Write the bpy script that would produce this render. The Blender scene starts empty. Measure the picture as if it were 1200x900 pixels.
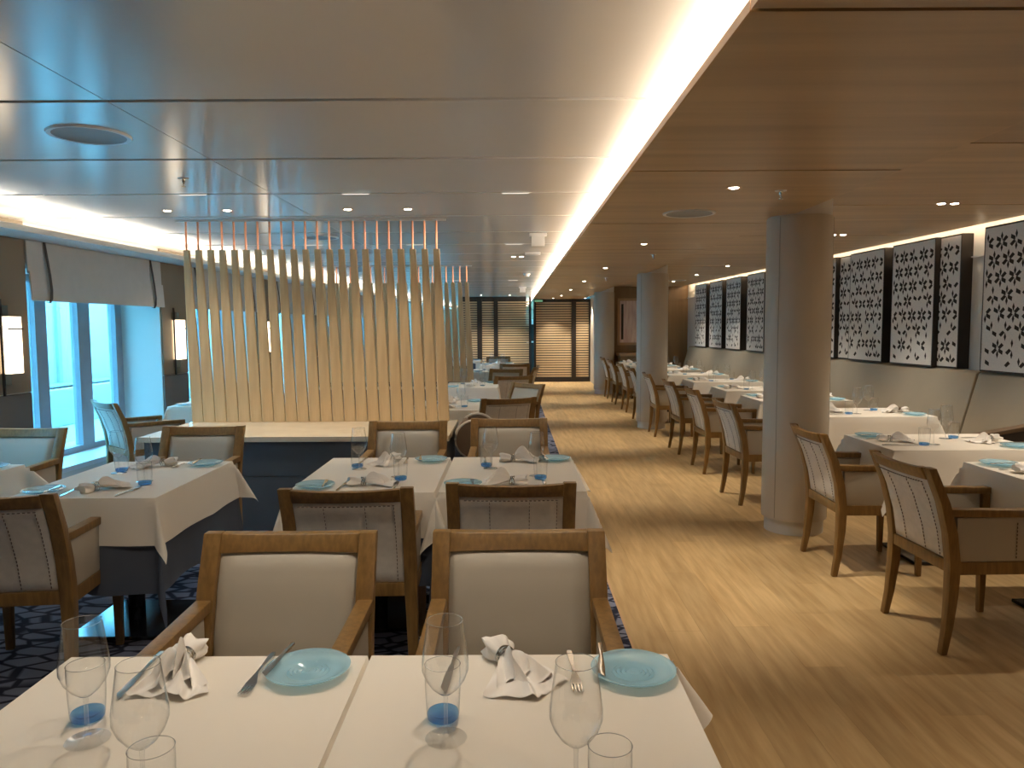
import bpy, bmesh, math, random
from mathutils import Vector, Matrix
R = math.radians
S = bpy.context.scene
COL = S.collection
random.seed(7)

# ------------------------------------------------------------------ camera
cam_d = bpy.data.cameras.new('camera')
cam_d.sensor_fit = 'HORIZONTAL'; cam_d.sensor_width = 36.0
cam_d.lens = 36.0 * 880.0 / 1200.0
cam_d.clip_start = 0.05; cam_d.clip_end = 200
cam = bpy.data.objects.new('camera', cam_d); COL.objects.link(cam)
cam.matrix_world = Matrix.Translation((0, 0, 1.5)) @ Matrix.Rotation(R(90 - 4.29), 4, 'X') @ Matrix.Rotation(R(-0.3), 4, 'Z')
S.camera = cam

# ------------------------------------------------------------------ daylight and exposure
W = bpy.data.worlds.new('daylight'); S.world = W; W.use_nodes = True
wn = W.node_tree; wn.nodes.clear()
bg = wn.nodes.new('ShaderNodeBackground'); wo = wn.nodes.new('ShaderNodeOutputWorld')
bg.inputs[0].default_value = (0.14, 0.60, 1.0, 1); bg.inputs[1].default_value = 11.0
wn.links.new(bg.outputs[0], wo.inputs[0])
S.view_settings.view_transform = 'Standard'; S.view_settings.look = 'None'
S.view_settings.gamma = 1.0; S.view_settings.use_curve_mapping = False
S.view_settings.exposure = 1.58
S.cycles.max_bounces = 8; S.cycles.transparent_max_bounces = 24
S.cycles.diffuse_bounces = 6; S.cycles.glossy_bounces = 4
S.cycles.caustics_reflective = False; S.cycles.caustics_refractive = False
S.cycles.sample_clamp_indirect = 4.0
S.cycles.use_denoising = True
try: S.cycles.denoiser = 'OPENIMAGEDENOISE'
except Exception: pass
WARM = (1.0, 0.87, 0.69)
P_AISLE, P_SIDE, P_FRONT, P_SLAT, P_MID = 54, 18, 13, 10.5, 8.5     # watts of the downlight kinds
E_COVE_R, E_COVE_L, E_SLOT, E_SCONCE = 17.0, 11.0, 8.0, 2.0

# ------------------------------------------------------------------ materials
def new_mat(name):
    m = bpy.data.materials.new(name); m.use_nodes = True
    nt = m.node_tree; nt.nodes.clear()
    out = nt.nodes.new('ShaderNodeOutputMaterial')
    return m, nt, out
def N(nt, kind, **kw):
    n = nt.nodes.new(kind)
    for k, v in kw.items(): setattr(n, k, v)
    return n
def pbr(name, col, rough=0.5, metal=0.0, var=0.0, vscale=8.0, stretch=(1, 1, 1), bump=0.0, bscale=60.0, spec=0.5,
        col2=None, coord='Object', rnd=0.0, sheen=0.0):
    m, nt, out = new_mat(name)
    b = N(nt, 'ShaderNodeBsdfPrincipled')
    b.inputs['Base Color'].default_value = (*col, 1); b.inputs['Roughness'].default_value = rough
    b.inputs['Metallic'].default_value = metal; b.inputs['Specular IOR Level'].default_value = spec
    if sheen: b.inputs['Sheen Weight'].default_value = sheen
    nt.links.new(b.outputs[0], out.inputs[0])
    tc = N(nt, 'ShaderNodeTexCoord'); mp = N(nt, 'ShaderNodeMapping')
    if coord == 'World':
        g = N(nt, 'ShaderNodeNewGeometry'); src = g.outputs['Position']
    else: src = tc.outputs[coord]
    nt.links.new(src, mp.inputs[0]); mp.inputs['Scale'].default_value = stretch
    if var or col2:
        nz = N(nt, 'ShaderNodeTexNoise'); nz.inputs['Scale'].default_value = vscale; nz.inputs['Detail'].default_value = 5
        nt.links.new(mp.outputs[0], nz.inputs['Vector'])
        rp = N(nt, 'ShaderNodeValToRGB')
        c2 = col2 or tuple(max(0, c * (1 - var)) for c in col)
        rp.color_ramp.elements[0].position = 0.32; rp.color_ramp.elements[1].position = 0.68
        rp.color_ramp.elements[0].color = (*c2, 1); rp.color_ramp.elements[1].color = (*col, 1)
        nt.links.new(nz.outputs[0], rp.inputs[0])
        last = rp.outputs[0]
        if rnd:
            oi = N(nt, 'ShaderNodeObjectInfo'); hs = N(nt, 'ShaderNodeHueSaturation')
            mr = N(nt, 'ShaderNodeMapRange'); mr.inputs[3].default_value = 1 - rnd; mr.inputs[4].default_value = 1 + rnd
            nt.links.new(oi.outputs['Random'], mr.inputs[0]); nt.links.new(mr.outputs[0], hs.inputs['Value'])
            nt.links.new(last, hs.inputs['Color']); last = hs.outputs[0]
        nt.links.new(last, b.inputs['Base Color'])
    if bump:
        n2 = N(nt, 'ShaderNodeTexNoise'); n2.inputs['Scale'].default_value = bscale; n2.inputs['Detail'].default_value = 3
        nt.links.new(mp.outputs[0], n2.inputs['Vector'])
        bp = N(nt, 'ShaderNodeBump'); bp.inputs['Strength'].default_value = bump; bp.inputs['Distance'].default_value = 0.003
        nt.links.new(n2.outputs[0], bp.inputs['Height']); nt.links.new(bp.outputs[0], b.inputs['Normal'])
    return m
def emit(name, col, s):
    m, nt, out = new_mat(name)
    e = N(nt, 'ShaderNodeEmission'); e.inputs[0].default_value = (*col, 1); e.inputs[1].default_value = s
    nt.links.new(e.outputs[0], out.inputs[0]); return m
def thin_glass(name, face=(0.995, 0.998, 0.998), edge=(0.50, 0.53, 0.54), refl=1.0, blend=0.5, rough=0.02):
    m, nt, out = new_mat(name)
    lw = N(nt, 'ShaderNodeLayerWeight'); lw.inputs[0].default_value = blend
    rp = N(nt, 'ShaderNodeValToRGB')
    rp.color_ramp.elements[0].color = (*face, 1); rp.color_ramp.elements[1].color = (*edge, 1)
    rp.color_ramp.elements[0].position = 0.6; rp.color_ramp.elements[1].position = 1.0
    nt.links.new(lw.outputs['Facing'], rp.inputs[0])
    tr = N(nt, 'ShaderNodeBsdfTransparent'); nt.links.new(rp.outputs[0], tr.inputs[0])
    gl = N(nt, 'ShaderNodeBsdfGlossy'); gl.inputs['Roughness'].default_value = rough
    l2 = N(nt, 'ShaderNodeLayerWeight'); l2.inputs[0].default_value = 0.5
    p5 = N(nt, 'ShaderNodeMath', operation='POWER'); p5.inputs[1].default_value = 3.2
    nt.links.new(l2.outputs['Facing'], p5.inputs[0])
    mu = N(nt, 'ShaderNodeMath', operation='MULTIPLY_ADD'); mu.inputs[1].default_value = 0.9 * refl; mu.inputs[2].default_value = 0.085 * refl; mu.use_clamp = True
    nt.links.new(p5.outputs[0], mu.inputs[0])
    mx = N(nt, 'ShaderNodeMixShader'); nt.links.new(mu.outputs[0], mx.inputs[0])
    nt.links.new(tr.outputs[0], mx.inputs[1]); nt.links.new(gl.outputs[0], mx.inputs[2])
    nt.links.new(mx.outputs[0], out.inputs[0]); return m
def tinted_glass(name, tint, body, k):
    m, nt, out = new_mat(name)
    tr = N(nt, 'ShaderNodeBsdfTransparent'); tr.inputs[0].default_value = (*tint, 1)
    b = N(nt, 'ShaderNodeBsdfPrincipled'); b.inputs['Base Color'].default_value = (*body, 1); b.inputs['Roughness'].default_value = 0.08
    mx = N(nt, 'ShaderNodeMixShader'); mx.inputs[0].default_value = k
    nt.links.new(tr.outputs[0], mx.inputs[1]); nt.links.new(b.outputs[0], mx.inputs[2]); nt.links.new(mx.outputs[0], out.inputs[0])
    return m
def carpet_mat():
    m, nt, out = new_mat('carpet_weave')
    b = N(nt, 'ShaderNodeBsdfPrincipled'); b.inputs['Roughness'].default_value = 0.95; b.inputs['Specular IOR Level'].default_value = 0.1
    g = N(nt, 'ShaderNodeNewGeometry'); mp = N(nt, 'ShaderNodeMapping'); mp.inputs['Scale'].default_value = (6.5, 12.0, 1)
    mp.inputs['Rotation'].default_value = (0, 0, R(38))
    nt.links.new(g.outputs['Position'], mp.inputs[0])
    v = N(nt, 'ShaderNodeTexVoronoi', feature='DISTANCE_TO_EDGE'); v.inputs['Scale'].default_value = 1.0; v.inputs['Randomness'].default_value = 0.75
    nt.links.new(mp.outputs[0], v.inputs['Vector'])
    rp = N(nt, 'ShaderNodeValToRGB'); rp.color_ramp.elements[0].position = 0.05; rp.color_ramp.elements[1].position = 0.11
    rp.color_ramp.elements[0].color = (0.03, 0.034, 0.06, 1); rp.color_ramp.elements[1].color = (0.25, 0.27, 0.37, 1)
    nt.links.new(v.outputs['Distance'], rp.inputs[0])
    nz = N(nt, 'ShaderNodeTexNoise'); nz.inputs['Scale'].default_value = 4; nt.links.new(g.outputs['Position'], nz.inputs['Vector'])
    mx = N(nt, 'ShaderNodeMixRGB', blend_type='MULTIPLY'); mx.inputs[0].default_value = 0.5
    nt.links.new(rp.outputs[0], mx.inputs[1]); nt.links.new(nz.outputs[0], mx.inputs[2]); nt.links.new(mx.outputs[0], b.inputs['Base Color'])
    nt.links.new(b.outputs[0], out.inputs[0]); return m

M = {}
M['chair_wood'] = pbr('chair_wood', (0.26, 0.145, 0.045), 0.38, var=0.35, vscale=7, stretch=(9, 9, 1.2))
M['vinyl'] = pbr('cream_vinyl', (0.43, 0.39, 0.325), 0.45, var=0.06, vscale=3, bump=0.05, bscale=300)
M['back_fabric'] = pbr('stitched_fabric', (0.70, 0.655, 0.59), 0.8, var=0.10, vscale=30, bump=0.15, bscale=400)
M['stitch'] = pbr('dark_thread', (0.15, 0.115, 0.10), 0.8, var=0.2)
M['cloth'] = pbr('white_linen', (0.84, 0.79, 0.71), 0.9, var=0.03, vscale=2, bump=0.06, bscale=500, sheen=0.1)
M['napkin'] = pbr('napkin_linen', (0.90, 0.87, 0.84), 0.9, var=0.03, vscale=20, bump=0.06, bscale=600)
M['skirt'] = pbr('slate_linen', (0.088, 0.105, 0.145), 0.9, var=0.15, vscale=4)
M['steel'] = pbr('polished_steel', (0.62, 0.61, 0.59), 0.16, 1.0, var=0.05)
M['dark_metal'] = pbr('dark_gloss_metal', (0.03, 0.032, 0.038), 0.12, 0.6, var=0.2)
M['glass'] = thin_glass('clear_glass')
M['stem'] = thin_glass('stem_glass', face=(0.98, 0.985, 0.985), edge=(0.34, 0.36, 0.37), refl=1.3)
M['rim_glint'] = tinted_glass('rim_glint', (0.85, 0.87, 0.87), (0.72, 0.72, 0.70), 0.35)  # grey-white body paints in the bright glint along the glass rims
M['window_glass'] = thin_glass('window_glass', face=(0.97, 0.99, 0.99), edge=(0.8, 0.85, 0.86), blend=0.2)
M['blue_base'] = tinted_glass('blue_glass_base', (0.42, 0.72, 0.97), (0.15, 0.45, 0.82), 0.30)
M['blue_plate'] = tinted_glass('blue_glass_plate', (0.80, 0.93, 0.98), (0.48, 0.74, 0.88), 0.45)
M['ceil_white'] = pbr('white_ceiling_paint', (0.63, 0.61, 0.58), 0.20, var=0.03, vscale=1.0, spec=0.85, coord='World')
M['ceil_gap'] = pbr('ceiling_joint', (0.60, 0.58, 0.56), 0.5, var=0.1)
M['white'] = pbr('white_paint', (0.66, 0.64, 0.60), 0.5, var=0.04, vscale=2)
M['white_metal'] = pbr('white_enamel', (0.75, 0.76, 0.77), 0.35, var=0.04)
M['grey_frame'] = pbr('grey_window_frame', (0.30, 0.32, 0.36), 0.4, var=0.08)
M['wood_ceiling'] = pbr('oak_veneer', (0.58, 0.41, 0.23), 0.36, col2=(0.43, 0.295, 0.16), vscale=1.6, stretch=(0.35, 5.5, 1), coord='World', rnd=0.06)
M['wood_edge'] = pbr('oak_edge', (0.55, 0.36, 0.20), 0.4, var=0.15, vscale=6)
M['wood_wall'] = pbr('oak_wall', (0.30, 0.19, 0.095), 0.45, col2=(0.235, 0.145, 0.07), vscale=2.0, stretch=(5, 5, 0.4), coord='World')
M['plank'] = pbr('oak_plank', (0.57, 0.40, 0.20), 0.40, col2=(0.40, 0.26, 0.115), vscale=2.6, stretch=(9, 0.8, 1), coord='World', rnd=0.11, bump=0.05, bscale=9)
M['subfloor'] = pbr('subfloor', (0.16, 0.10, 0.05), 0.8, var=0.2)
M['carpet'] = carpet_mat()
M['panel_brown'] = pbr('brown_wall_covering', (0.24, 0.185, 0.125), 0.7, var=0.08, vscale=3, bump=0.05, bscale=200)
M['panel_grey'] = pbr('grey_lower_panel', (0.16, 0.15, 0.135), 0.7, var=0.08, vscale=3)  # darker grey for the lower wall panels
M['column'] = pbr('taupe_leather', (0.58, 0.52, 0.435), 0.5, var=0.05, vscale=3)
M['column_base'] = pbr('pale_plinth', (0.66, 0.64, 0.61), 0.5, var=0.05)
M['slat'] = pbr('maple_slat', (0.57, 0.415, 0.235), 0.5, col2=(0.47, 0.335, 0.185), vscale=3, stretch=(8, 8, 0.8))
M['copper'] = pbr('copper_rod', (0.72, 0.33, 0.20), 0.28, 1.0, var=0.05)
M['marble'] = pbr('cream_marble', (0.70, 0.60, 0.46), 0.12, var=0.12, vscale=5, spec=0.6)
M['counter'] = pbr('slate_blue_panel', (0.085, 0.093, 0.106), 0.5, var=0.08)
M['blind'] = pbr('roman_blind_linen', (0.55, 0.53, 0.50), 0.9, var=0.05, vscale=10, bump=0.1, bscale=300)
M['leather_dark'] = pbr('dark_leather', (0.035, 0.024, 0.02), 0.5, var=0.2)
M['leather_brown'] = pbr('brown_leather', (0.14, 0.09, 0.055), 0.5, var=0.15)
M['banquette'] = pbr('olive_leather', (0.41, 0.36, 0.275), 0.5, var=0.06, vscale=3)
M['screen_face'] = pbr('stone_white_screen', (0.76, 0.735, 0.70), 0.7, var=0.12, vscale=70)
M['screen_dark'] = pbr('dark_bronze', (0.022, 0.016, 0.013), 0.45, var=0.2)
M['cutout'] = pbr('cutout_shade_inlay', (0.02, 0.015, 0.013), 0.8, var=0.1)  # flat dark petals laid on the screen face, painting the shade of holes
M['blade'] = pbr('pale_wood_blade', (0.62, 0.46, 0.28), 0.5, var=0.1, vscale=4)
M['sconce'] = emit('sconce_glow', (1.0, 0.80, 0.56), E_SCONCE)
M['cove_r'] = emit('cove_led', (1.0, 0.87, 0.70), E_COVE_R)
M['cove_l'] = emit('cove_led_window_side', (1.0, 0.88, 0.72), E_COVE_L)
M['slot'] = emit('slot_led', (1.0, 0.76, 0.50), E_SLOT)
M['lens'] = emit('lamp_lens', (1.0, 0.90, 0.74), 9.0)
M['slot_lens'] = emit('slot_lamp_lens', (1.0, 0.92, 0.80), 0.4)
M['green'] = emit('green_sign_glow', (0.10, 0.22, 0.12), 0.5)
M['speaker'] = pbr('speaker_grille', (0.34, 0.36, 0.38), 0.6, var=0.1, vscale=200)
M['ship'] = pbr('ship_white', (0.34, 0.37, 0.36), 0.6, var=0.05, vscale=1.5)
M['ship_grey'] = pbr('ship_grey', (0.20, 0.25, 0.26), 0.6, var=0.05, vscale=1.5)
M['mirror_glow'] = pbr('framed_print', (0.86, 0.74, 0.68), 0.4, col2=(0.60, 0.42, 0.40), vscale=3, stretch=(6, 6, 0.7))  # pale pink raised to paint in the light falling from above

# ------------------------------------------------------------------ mesh helpers
class MB:
    def __init__(s): s.v = []; s.f = []
    def add(s, vs, fs):
        o = len(s.v); s.v += [tuple(p) for p in vs]; s.f += [tuple(i + o for i in q) for q in fs]; return s
    def box(s, c, d, rot=None):
        x, y, z = (k / 2 for k in d)
        vs = [Vector((a * x, b * y, e * z)) for e in (-1, 1) for b in (-1, 1) for a in (-1, 1)]
        if rot is not None: vs = [rot @ p for p in vs]
        vs = [p + Vector(c) for p in vs]
        return s.add(vs, [(0, 2, 3, 1), (4, 5, 7, 6), (0, 1, 5, 4), (2, 6, 7, 3), (0, 4, 6, 2), (1, 3, 7, 5)])
    def loft(s, rings, caps=True, closed=True):
        n = len(rings[0]); vs = [p for r in rings for p in r]; fs = []
        for i in range(len(rings) - 1):
            for j in range(n if closed else n - 1):
                k = (j + 1) % n
                fs.append((i * n + j, i * n + k, (i + 1) * n + k, (i + 1) * n + j))
        if caps and closed:
            fs.append(tuple(range(n - 1, -1, -1))); fs.append(tuple((len(rings) - 1) * n + j for j in range(n)))
        return s.add(vs, fs)
    def lathe(s, prof, n=24, c=(0, 0, 0), capb=False, capt=False):
        rings = [[(c[0] + r * math.cos(2 * math.pi * j / n), c[1] + r * math.sin(2 * math.pi * j / n), c[2] + z) for j in range(n)] for r, z in prof]
        o = len(s.v); s.loft(rings, caps=False)
        if capb: s.f.append(tuple(o + j for j in range(n - 1, -1, -1)))
        if capt: s.f.append(tuple(o + (len(prof) - 1) * n + j for j in range(n)))
        return s
    def prism(s, poly, z0, z1):
        n = len(poly)
        vs = [(x, y, z0) for x, y in poly] + [(x, y, z1) for x, y in poly]
        fs = [tuple(range(n - 1, -1, -1)), tuple(range(n, 2 * n))] + [(i, (i + 1) % n, (i + 1) % n + n, i + n) for i in range(n)]
        return s.add(vs, fs)
    def tube(s, pts, r, n=8):
        rings = []
        for i, p in enumerate(pts):
            a = Vector(pts[max(i - 1, 0)]); b = Vector(pts[min(i + 1, len(pts) - 1)])
            t = (b - a).normalized(); u = t.cross(Vector((0, 0, 1)))
            if u.length < 1e-3: u = t.cross(Vector((0, 1, 0)))
            u.normalize(); w = t.cross(u); rr = r[i] if isinstance(r, (list, tuple)) else r
            rings.append([Vector(p) + rr * (math.cos(2 * math.pi * j / n) * u + math.sin(2 * math.pi * j / n) * w) for j in range(n)])
        return s.loft(rings)
    def grid(s, fn, nu, nv):
        vs = [fn(i / nu, j / nv) for j in range(nv + 1) for i in range(nu + 1)]
        fs = [(j * (nu + 1) + i, j * (nu + 1) + i + 1, (j + 1) * (nu + 1) + i + 1, (j + 1) * (nu + 1) + i) for j in range(nv) for i in range(nu)]
        return s.add(vs, fs)
    def mesh(s, name, mat, smooth=False, bevel=0.0, fix=True, angle=40):
        me = bpy.data.meshes.new(name); me.from_pydata(s.v, [], s.f)
        if fix or bevel:
            bm = bmesh.new(); bm.from_mesh(me)
            if bevel:
                ed = [e for e in bm.edges if len(e.link_faces) == 2 and e.calc_face_angle(0) > 0.6]
                bmesh.ops.bevel(bm, geom=ed, offset=bevel, segments=2, profile=0.6, affect='EDGES', clamp_overlap=True)
            if fix: bmesh.ops.recalc_face_normals(bm, faces=bm.faces)
            bm.to_mesh(me); bm.free()
        for m in (mat if isinstance(mat, (list, tuple)) else [mat]): me.materials.append(M[m])
        if smooth:
            me.shade_smooth(); me.set_sharp_from_angle(angle=R(angle))
        return me
    def build(s, name, mat, parent=None, loc=None, kind=None, **kw):
        return link(name, s.mesh(name, mat, **kw), parent, loc, kind)
def link(name, me, parent=None, loc=None, kind=None, rz=0):
    o = bpy.data.objects.new(name, me); COL.objects.link(o)
    if parent: o.parent = parent
    if loc: o.location = loc
    if rz: o.rotation_euler.z = rz
    if kind: o['kind'] = kind
    return o
def tag(o, label, cat, group=None):
    o['label'] = label; o['category'] = cat
    if group: o['group'] = group
    return o
def thing(name, label, cat, loc=(0, 0, 0), rz=0, group=None):
    o = bpy.data.objects.new(name, None); COL.objects.link(o); o.empty_display_size = 0.1
    o.location = loc; o.rotation_euler.z = rz
    return tag(o, label, cat, group)
def place(parts, name, label, cat, loc, rz=0, group=None):
    """parts: list of (name, mesh[, [(name, mesh)...]]) - each instance gets its own objects sharing mesh data"""
    r = thing(name, label, cat, loc, rz, group)
    for p in parts:
        o = link(p[0], p[1], r)
        if len(p) > 2:
            for q in p[2]: link(q[0], q[1], o)
    return r
def struct(name, mb, mat, parent=None, **kw):
    return mb.build(name, mat, parent, kind=None if parent else 'structure', **kw)

# plan lines: both outer walls close in slightly with depth
def lw(D, off=0.0): return (-4.46 + 0.055 * D + off, D)          # window wall; off > 0 towards the room
def rwx(D): return 4.504 - 0.0383 * D                              # right wall ceiling edge
ZC, ZW, ZP = 2.41, 2.28, 2.26                                    # white ceiling, oak canopy, window pelmet
WIN = [(3.63 + 2.757 * k, 5.795 + 2.757 * k) for k in range(0, 6)]

# ================================================================== structure
# ---- floor: oak planks in the aisle and along the banquette, carpet under the window-side tables
XE = 0.568
floor = struct('floor', MB().prism([(XE - 0.005, -3), (5.0, -3), (5.0, 34), (XE - 0.005, 34)], -0.06, -0.012), 'subfloor')
unit = MB().box((0, 0, 0), (1, 1, 1)).mesh('plank', 'plank')
planks = []
x = XE
while x < 4.9:
    y = -3 + random.uniform(-1.6, 0)
    while y < 23:
        L = random.choice((1.2, 1.5, 1.8, 2.1)); planks.append((x, y, min(0.18, 4.9 - x), L)); y += L
    x += 0.18
def plank_key(p):
    cx, cy = p[0] + p[2] / 2, p[1] + p[3] / 2
    return (0 if cy > 0.9 and cx < 0.75 * cy + 0.3 else 1, cy)
planks.sort(key=plank_key)
for px_, py_, w_, L_ in planks[:290]:
    o = link('plank', unit, floor, (px_ + w_ / 2, py_ + L_ / 2, -0.006)); o.scale = (w_ - 0.0007, L_ - 0.0007, 0.012)
far = MB()
for px_, py_, w_, L_ in planks[290:]: far.box((px_ + w_ / 2, py_ + L_ / 2, -0.006), (w_ - 0.0007, L_ - 0.0007, 0.012))
far.build('plank_field', 'plank', floor, kind='stuff', fix=False)
carpet = MB().prism([lw(-2.99, 0.02), (XE - 0.012, -2.99), (XE - 0.012, 31.4), lw(31.4, 0.02)], -0.05, 0.002).build('carpet', 'carpet')
tag(carpet, 'slate blue carpet with dark angular crackle lines under the window-side tables', 'carpet')
struct('trim_1', MB().box((XE - 0.006, 15.5, -0.004), (0.012, 37, 0.014)), 'wood_edge')

# ---- white ceiling: wide enamel panels with open joints
ceiling = struct('ceiling', MB().prism([(-5.4, -3), (0.78, -3), (0.78, 34), (-5.4, 34)], ZC + 0.012, ZC + 0.1), 'ceil_gap')
seams = [3.074 + 1.04 * k for k in range(-6, 20)]
for a, b in zip(seams[:-1], seams[1:]):
    g = 0.018
    MB().prism([(lw(a, -0.02)[0], a + g), (-1.615, a + g), (-1.615, b - g), (lw(b, -0.02)[0], b - g)], ZC, ZC + 0.011).build('ceiling_panel', 'ceil_white', ceiling)
    MB().prism([(-1.61, a + g), (0.74, a + g), (0.74, b - g), (-1.61, b - g)], ZC, ZC + 0.011).build('ceiling_panel', 'ceil_white', ceiling)
MB().prism([(-3.6, seams[-1]), (0.8, seams[-1]), (0.8, 34), (-3.6, 34)], ZC, ZC + 0.011).build('ceiling_panel', 'ceil_white', ceiling)

# ---- oak canopy over the aisle with the lit cove along its left edge, oak ceiling over the banquette side
canopy = struct('ceiling_canopy', MB().prism([(0.74, -3), (1.96, -3), (1.96, 34), (0.74, 34)], ZW + 0.03, ZC + 0.1), 'white')
cs = [1.92 * k for k in range(-1, 18)]
for a, b in zip(cs[:-1], cs[1:]):
    MB().prism([(0.600, a + .010), (1.965, a + .010), (1.965, b - .010), (0.600, b - .010)], ZW, ZW + 0.028).build('oak_panel', 'wood_ceiling', canopy)
    MB().box((1.285, a, ZW + 0.018), (1.34, 0.03, 0.018)).build('joint', 'leather_brown', canopy)
    MB().box((0.597, (a + b) / 2, ZW + 0.014), (0.006, b - a - 0.01, 0.03)).build('edge_strip', 'wood_edge', canopy)
MB().box((1.967, 15.5, (ZW + ZC) / 2 + 0.01), (0.012, 37, ZC - ZW + 0.02)).build('step_board', 'wood_ceiling', canopy)
ceil_r = struct('ceiling_side', MB().prism([(1.96, -3), (rwx(-3) + .02, -3), (rwx(22) + .02, 22), (1.96, 22)], ZC + 0.03, ZC + 0.1), 'subfloor')
for a, b in zip(cs[:-1], cs[1:]):
    if b > 20: break
    MB().prism([(1.975, a + .010), (rwx(a), a + .010), (rwx(b), b - .010), (1.975, b - .010)], ZC, ZC + 0.028).build('oak_panel', 'wood_ceiling', ceil_r)
led = MB().box((0.675, 15.2, ZW + 0.042), (0.03, 36, 0.014)).build('cove_light', 'cove_r')
tag(led, 'warm light strip lying in the ceiling cove along the oak canopy edge', 'light strip')

# ---- window wall
wall_l = None
def wall_piece(D0, D1, z0, z1, o0, o1, mat, name, parent=None):
    poly = [lw(D0, o0), lw(D0, o1), lw(D1, o1), lw(D1, o0)]
    mb = MB().prism(poly, z0, z1)
    return struct(name, mb, mat, parent)
wall_l = wall_piece(-3, 3.63, -0.05, 2.6, -0.6, 0, 'panel_brown', 'wall_left')
prev = None
edges = [(a, b) for a, b in zip([w[1] for w in WIN], [w[0] for w in WIN[1:]] + [34])]
for a, b in edges:
    wall_piece(a, b, -0.05, 2.6, -0.6, -0.002, 'white', 'pier', wall_l)
    wall_piece(a + .012, min(b, 34) - .012, 0.98, ZP + 0.2, -0.001, 0.018, 'panel_brown', 'wall_panel', wall_l)
    wall_piece(a + .012, min(b, 34) - .012, 0.0, 0.97, -0.001, 0.018, 'panel_grey', 'wall_panel', wall_l)
for k, (a, b) in enumerate(WIN):
    wall_piece(a, b, -0.05, 0.20, -0.6, -0.002, 'white', 'sill_wall', wall_l)
    wall_piece(a, b, 2.02, 2.6, -0.6, -0.002, 'white', 'lintel', wall_l)
    w = wall_piece(a, b, 0.20, 0.245, -0.58, 0.0, 'white_metal', 'window_%d' % (k + 1))
    zt, zb = 2.02, 0.245
    def fr(d0, d1, z0, z1, nm='frame', o0=-.52, o1=-.44, mt='grey_frame'): wall_piece(d0, d1, z0, z1, o0, o1, mt, nm, w)
    fr(a, b, zb, zb + 0.06); fr(a, b, zt - 0.06, zt)
    x0 = a + 0.02
    ms = [(a, a + 0.06), (a + 0.74, a + 0.90), (a + 1.38, a + 1.58), (b - 0.12, b)]
    for i, (m0, m1) in enumerate(ms):
        fr(m0, m1, zb + 0.06, zt - 0.06, 'mullion')
    for i in range(3):
        fr(ms[i][1], ms[i + 1][0], zb + 0.06, zt - 0.06, 'pane', -0.487, -0.483, 'window_glass')
# pelmet with cove on the window side
pel = struct('trim_2', MB().prism([lw(-3, -0.05), lw(-3, 0.39), lw(34, 0.39), lw(34, -0.05)], ZP, ZP + 0.02), 'white')
MB().prism([lw(-3, 0.375), lw(-3, 0.392), lw(34, 0.392), lw(34, 0.375)], ZP + 0.02, ZP + 0.045).build('lip', 'white', pel)
led2 = MB().prism([lw(-3, 0.27), lw(-3, 0.30), lw(34, 0.30), lw(34, 0.27)], ZP + 0.021, ZP + 0.036).build('cove_light', 'cove_l')
tag(led2, 'warm light strip lying on the pelmet above the window wall', 'light strip')
# roman blinds with leather straps
for k, (a, b) in enumerate(WIN):
    if k == 0: continue
    lab = ['', 'pale roman blind with two dark leather straps over the nearest window', 'pale roman blind over the second window, behind the slat screen',
           'pale roman blind over the third window, behind the slat screen', 'pale roman blind over the fourth window, behind the slat screen',
           'pale roman blind over the farthest window'][k]
    r = thing('roman_blind', lab, 'blind', (*lw((a + b) / 2), 1.75), 0, 'roman blinds on the window wall')
    base = Vector((*lw((a + b) / 2), 1.75))
    def lp(D, off, z): return Vector((*lw(D, off), z)) - base
    def sheet(z0, z1, o0, o1):
        mb = MB()
        ring = lambda D: [lp(D, o0, z0), lp(D, o0 + 0.012, z0), lp(D, o1 + 0.012, z1), lp(D, o1, z1)]
        mb.loft([ring(a - 0.0), ring(b + 0.0)]); return mb
    sheet(1.98, ZP, 0.022, 0.015).build('upper_panel', 'blind', r)
    sheet(1.75, 2.00, 0.050, 0.036).build('lower_fold', 'blind', r)
    for D in (a + 0.22, b - 0.22):
        mb = MB(); pts = [(0.03, ZP), (0.052, 2.10), (0.068, 1.97), (0.078, 1.85), (0.074, 1.77), (0.056, 1.735), (0.03, 1.745)]
        mb.loft([[lp(D - 0.014, o, z), lp(D + 0.014, o, z), lp(D + 0.014, o + 0.005, z), lp(D - 0.014, o + 0.005, z)] for o, z in pts])
        mb.build('strap', 'leather_dark', r)
# wall sconces on the piers
for k, D in enumerate((6.11, 8.86, 11.62, 14.38)):
    lab = ['glowing wall sconce at the left frame edge beside the nearest window', 'glowing wall sconce between window and slat screen',
           'glowing wall sconce seen through the middle of the slat screen', 'farthest glowing wall sconce, seen through the slat screen'][k]
    r = thing('wall_sconce', lab, 'sconce', (*lw(D, 0.018), 1.10), math.atan(-0.055), 'wall sconces on the piers')
    MB().box((0.045, 0, 0.28), (0.07, 0.15, 0.46)).build('diffuser', 'sconce', r)
    MB().box((0.045, 0, 0.005), (0.085, 0.16, 0.09)).build('bottom_cap', 'panel_brown', r)
    MB().box((0.045, 0, 0.555), (0.085, 0.16, 0.09)).build('top_cap', 'panel_brown', r)
    MB().box((0.085, 0, 0.41), (0.014, 0.16, 0.012)).build('crossbar', 'screen_dark', r)
    MB().box((0.03, -0.088, 0.26), (0.018, 0.012, 0.78)).build('side_rod', 'screen_dark', r)

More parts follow.
